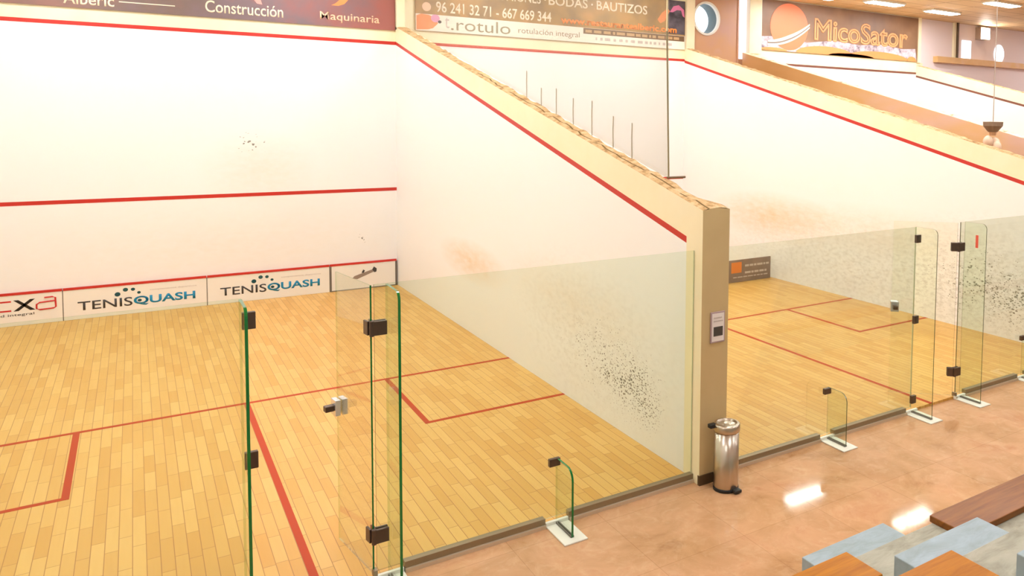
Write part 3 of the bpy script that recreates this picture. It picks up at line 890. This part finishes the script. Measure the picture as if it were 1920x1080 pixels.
# ------------------------------------------------------------------ clear screen on top of the dividing wall
sc = thing('safety_screen', (0.15, -4.5, 4.0), 'clear dusty screen standing on the sloping top of the dividing wall', 'screen')
poly = [(-0.02, wall_top(-0.02) + 0.03), (-0.02, CEIL - 0.01), (-9.0, CEIL - 0.01), (-9.04, wall_top(-9.04) + 0.03)]
MB().prism(poly, 0, 0.146, 0.154).build('sheet', M['screen'], sc)
MB().tube([(0.15, -9.05, wall_top(-9.05) + 0.03), (0.15, -8.99, 4.1)], 0.008).build('edge_cord', pmat('dark cord', (140, 128, 92), 0.6), sc)
MB().tube([(0.15, -8.99, 4.1), (0.15, -8.98, CEIL - 0.01)], 0.009).build('edge_cord', pmat('pale cord', (232, 214, 170), 0.6), sc)
MB().tube([(0.12, -9.07, 2.69), (0.33, -9.07, 2.69)], 0.011).build('bracket', pmat('brown bracket', (120, 92, 62), 0.5), sc)
Mstreak = pmat('brown streak', (176, 166, 144), 0.8)
for (y, za, zb) in ((-5.71, 3.49, 3.84), (-6.16, 3.42, 3.65), (-6.59, 3.38, 3.70), (-7.04, 3.29, 3.60), (-7.5, 3.14, 3.53), (-7.98, 2.96, 3.30), (-8.37, 2.84, 3.21)):
    zb0 = wall_top(y) + 0.02
    MB().tube([(0.145, y, zb0), (0.145, y + 0.006, zb0 + (zb - za) * 0.6), (0.145, y, zb0 + (zb - za))], 0.006, 6).build('hanging_cord', Mstreak, sc)

# ------------------------------------------------------------------ small things on and by the dividing wall
nt_ = thing('notice', (0.172, YE - 0.013, 1.24), 'small framed notice with a dark picture on the tan wall end', 'notice')
B(0.095, 0.255, YE - 0.014, YE - 0.001, 1.255, 1.535).build('frame', pmat('lilac frame', (176, 150, 150), 0.5), nt_, bevel=0.003)
B(0.108, 0.242, YE - 0.016, YE - 0.013, 1.268, 1.522).build('sheet', pmat('notice paper', (232, 222, 216), 0.5), nt_)
B(0.125, 0.228, YE - 0.018, YE - 0.015, 1.315, 1.40).build('picture', pmat('dark picture', (72, 66, 60), 0.5), nt_)
B(0.125, 0.228, YE - 0.018, YE - 0.015, 1.445, 1.457).box(0.125, 0.215, YE - 0.018, YE - 0.015, 1.475, 1.487).build('print_line', Mgrey, nt_)

bx, by = 0.175, -9.985
bn = thing('pedal_bin', (bx, by, HF), 'brushed steel cylindrical pedal bin at the foot of the tan wall end', 'litter bin')
BR = 0.112
MB().lathe([(BR - 0.004, HF), (BR, HF + 0.01), (BR, 0.50)], bx, by, 40).build('body', M['steel'], bn, smooth=False)
MB().lathe([(BR + 0.006, 0.50), (BR + 0.009, 0.51), (BR + 0.009, 0.555), (BR, 0.568), (BR - 0.02, 0.572), (BR - 0.035, 0.556), (0.03, 0.548)], bx, by, 40).build('lid', M['steel'], bn)
MB().lathe([(BR + 0.003, HF), (BR + 0.003, HF + 0.03)], bx, by, 40).build('base_ring', M['black'], bn)
for ch in bn.children:
    for pl in ch.data.polygons:
        pl.use_smooth = len(pl.vertices) == 4 and abs(pl.normal.z) < 0.6
B(bx - 0.02, bx + 0.055, by - BR - 0.05, by - BR + 0.01, HF + 0.008, HF + 0.035).build('pedal', M['black'], bn, bevel=0.006)
B(bx - BR - 0.05, bx - BR + 0.02, by + 0.02, by + 0.07, 0.535, 0.57).build('lid_hinge', M['black'], bn, bevel=0.006)

# advert board standing in the second court
YBD = -3.27
bd = thing('standing_board', (5.9, YBD, 0), 'dark grey brown board with an orange square, standing on the second court floor', 'advert board')
B(5.1, 6.60, YBD, YBD + 0.025, 0.0, 0.45).build('panel', vary('grey brown board', [(0.3, lin((128, 106, 92))), (0.7, lin((152, 128, 112)))], 2.0), bd, bevel=0.004)
B(5.57, 5.83, YBD - 0.002, YBD, 0.19, 0.405).build('logo', pmat('orange square', (222, 128, 52), 0.5), bd)
rr = random.Random(9)
Mpp = pmat('pale print', (198, 182, 170), 0.5)
for zz in (0.30, 0.16, 0.09):
    lm = MB()
    x = 5.92 if zz > 0.1 else 5.62
    while x < 6.5:
        w = min(rr.uniform(0.05, 0.16), 6.55 - x)
        lm.box(x, x + w, YBD - 0.002, YBD, zz, zz + (0.04 if zz > 0.1 else 0.02)); x += w + 0.02
    lm.build('print_line', Mpp, bd)
for xx in (5.3, 6.3):
    MB().prism([(YBD + 0.025, 0.0), (YBD + 0.20, 0.0), (YBD + 0.025, 0.35)], 0, xx - 0.01, xx + 0.01).build('rear_strut', M['dark_steel'], bd)

# pendant over the passage
px_, py_ = 7.68, -7.55
pn = thing('pendant_lamp', (px_, py_, CEIL), 'grey capped pendant lamp on a thin cord in front of the brown side wall', 'lamp')
MB().tube([(px_, py_, CEIL), (px_, py_, 3.27)], 0.008).build('cord', pmat('grey cord', (176, 156, 140), 0.6), pn)
MB().lathe([(0.075, 3.10), (0.10, 3.13), (0.155, 3.20), (0.16, 3.27), (0.03, 3.275)], px_, py_, 28).build('cap', pmat('taupe cap', (140, 116, 92), 0.5), pn)
MB().lathe([(0.05, 3.04), (0.06, 3.10)], px_, py_, 20).build('socket', M['brown_wall'], pn)
Mbulb = pmat('pale globe', (236, 206, 176), 0.2)
for dx, dy, dz in ((-0.075, 0.03, 0.0), (0.07, 0.0, -0.03), (0.03, -0.06, -0.09)):
    pr = [(max(0.004, 0.085 * math.sin(math.pi * k / 10)), 2.94 + dz - 0.10 * math.cos(math.pi * k / 10)) for k in range(11)]
    MB().lathe(pr, px_ + dx, py_ + dy, 20).build('bulb', Mbulb, pn, smooth=True)

# ------------------------------------------------------------------ far right end: beam, post, windows, floodlight
tag(B(15.95, XR, -0.12, 0.05, 5.06, 5.24).build('wall_beam', M['brown_side']), 'long brown beam on the pale pink wall past the far court', 'beam')
pst = thing('wall_post', (17.0, 0.0, 5.24), 'thin brown post rising from the brown beam to the ceiling', 'post')
B(16.96, 17.04, -0.06, 0.05, 5.24, CEIL).build('post', M['dark_base'], pst)
B(16.86, 16.96, -0.02, 0.05, 5.24, CEIL).build('jamb', M['cream'], pst)
M['daylight_far'] = emat('bright small pane', (236, 244, 255), 2.2)
structure('window_3', B(17.34, 17.80, 0.03, 0.049, 5.27, 5.82), [M['daylight_far']])
structure('window_4', MB().disc(19.33, 5.5, 0.27, 0.30, 0.03, 0.049, 28), [M['daylight_far']])
fl = thing('floodlight', (18.26, -0.1, 6.1), 'glaring floodlight high on the pale pink wall', 'lamp')
B(18.02, 18.50, -0.16, 0.05, 5.88, 6.28).build('housing', M['steel'], fl, bevel=0.01)
B(18.05, 18.47, -0.175, -0.16, 5.91, 6.25).build('lens', emat('floodlight lens', (255, 246, 232), 30.0), fl)

# ------------------------------------------------------------------ ceiling lights
M['diffuser'] = emat('lit diffuser', (246, 250, 255), LAMP_L)
M['housing'] = pmat('white lamp housing', (232, 226, 210), 0.5)
def ceiling_light(x, y):
    o = thing('ceiling_light', (x, y, CEIL), 'long white ceiling light over the courts', 'ceiling light', 'rows of ceiling lights')
    mb = MB().box(x - 0.62, x + 0.62, y - 0.19, y + 0.19, CEIL - 0.05, CEIL)
    mb.build('housing', M['housing'], o, bevel=0.006)
    B(x - 0.58, x + 0.58, y - 0.15, y + 0.15, CEIL - 0.065, CEIL - 0.052).build('diffuser', M['diffuser'], o)
    return o
proto = ceiling_light(11.9, -1.5)
proto['label'] = 'left lit ceiling light of the front row above the mural'
spots = [(14.4, -1.4, 'right lit ceiling light of the front row above the mural'), (14.3, -3.3, 'ceiling light nearest the upper right corner of the photo'),
         (9.75, -1.2, None), (11.1, -3.5, None)]
for x in (-4.9, -1.6, 1.9, 5.1): spots += [(x, -1.5, None), (x, -4.6, None), (x, -7.6, None)]
for x in (9.9, 13.6): spots += [(x, -6.8, None)]
for x in (-4.5, 0.0, 4.5, 9.0, 13.5): spots += [(x, -11.5, None), (x, -15.2, None)]
spots += [(18.5, -5.0, None), (21.8, -2.6, None), (7.6, -5.5, None), (7.6, -9.0, None)]  # unseen lights, added to brighten the passage and the pink far end
for x, y, lb in spots:
    c = copy_tree(proto)
    c.location = (x, y, CEIL)
    c['label'] = lb or 'ceiling light outside the photo, unseen light for the courts, hall, passage and far end'

# ------------------------------------------------------------------ concrete seating and planks
RI, PI_, YR = 0.40, 0.81, -11.88
AX0, AX1 = -0.275, 0.58
gs = thing('concrete_bleachers', (0, YR, HF), 'grey concrete stepped seating with an aisle of small steps, lower right corner', 'bleachers')
for k in range(8):
    y0 = YR - PI_ * k
    z1 = HF + RI * (k + 1)
    B(XL + 0.01, 14.0, max(YB + 0.005, y0 - PI_) if k < 7 else YB + 0.005, y0, HF, z1).build('tier', M['concrete'], gs, bevel=0.008)
    B(AX0, AX1, y0, y0 + 0.45, HF + RI * k, HF + RI * (k + 0.5)).build('aisle_step', M['step'], gs, bevel=0.006)
def plank(k, x0, x1, mat, label, d=0.31):
    y0 = YR - PI_ * k + 0.02
    z = HF + RI * (k + 1)
    o = B(x0, x1, y0 - d, y0, z, z + 0.05).build('bench_plank', mat, bevel=0.006)
    return tag(o, label, 'bench plank', 'wooden seat planks on the concrete seating')
plank(0, XL + 0.1, AX0 - 0.015, M['plank'], 'orange varnished seat plank at the bottom edge, on the lowest tier left of the aisle')
plank(1, XL + 0.1, AX0 - 0.03, M['plank'], 'orange varnished seat plank at the bottom edge, on the second tier left of the aisle')
plank(0, AX1 - 0.01, 13.5, M['plank_dark'], 'brown varnished seat plank on the lowest tier right of the aisle')
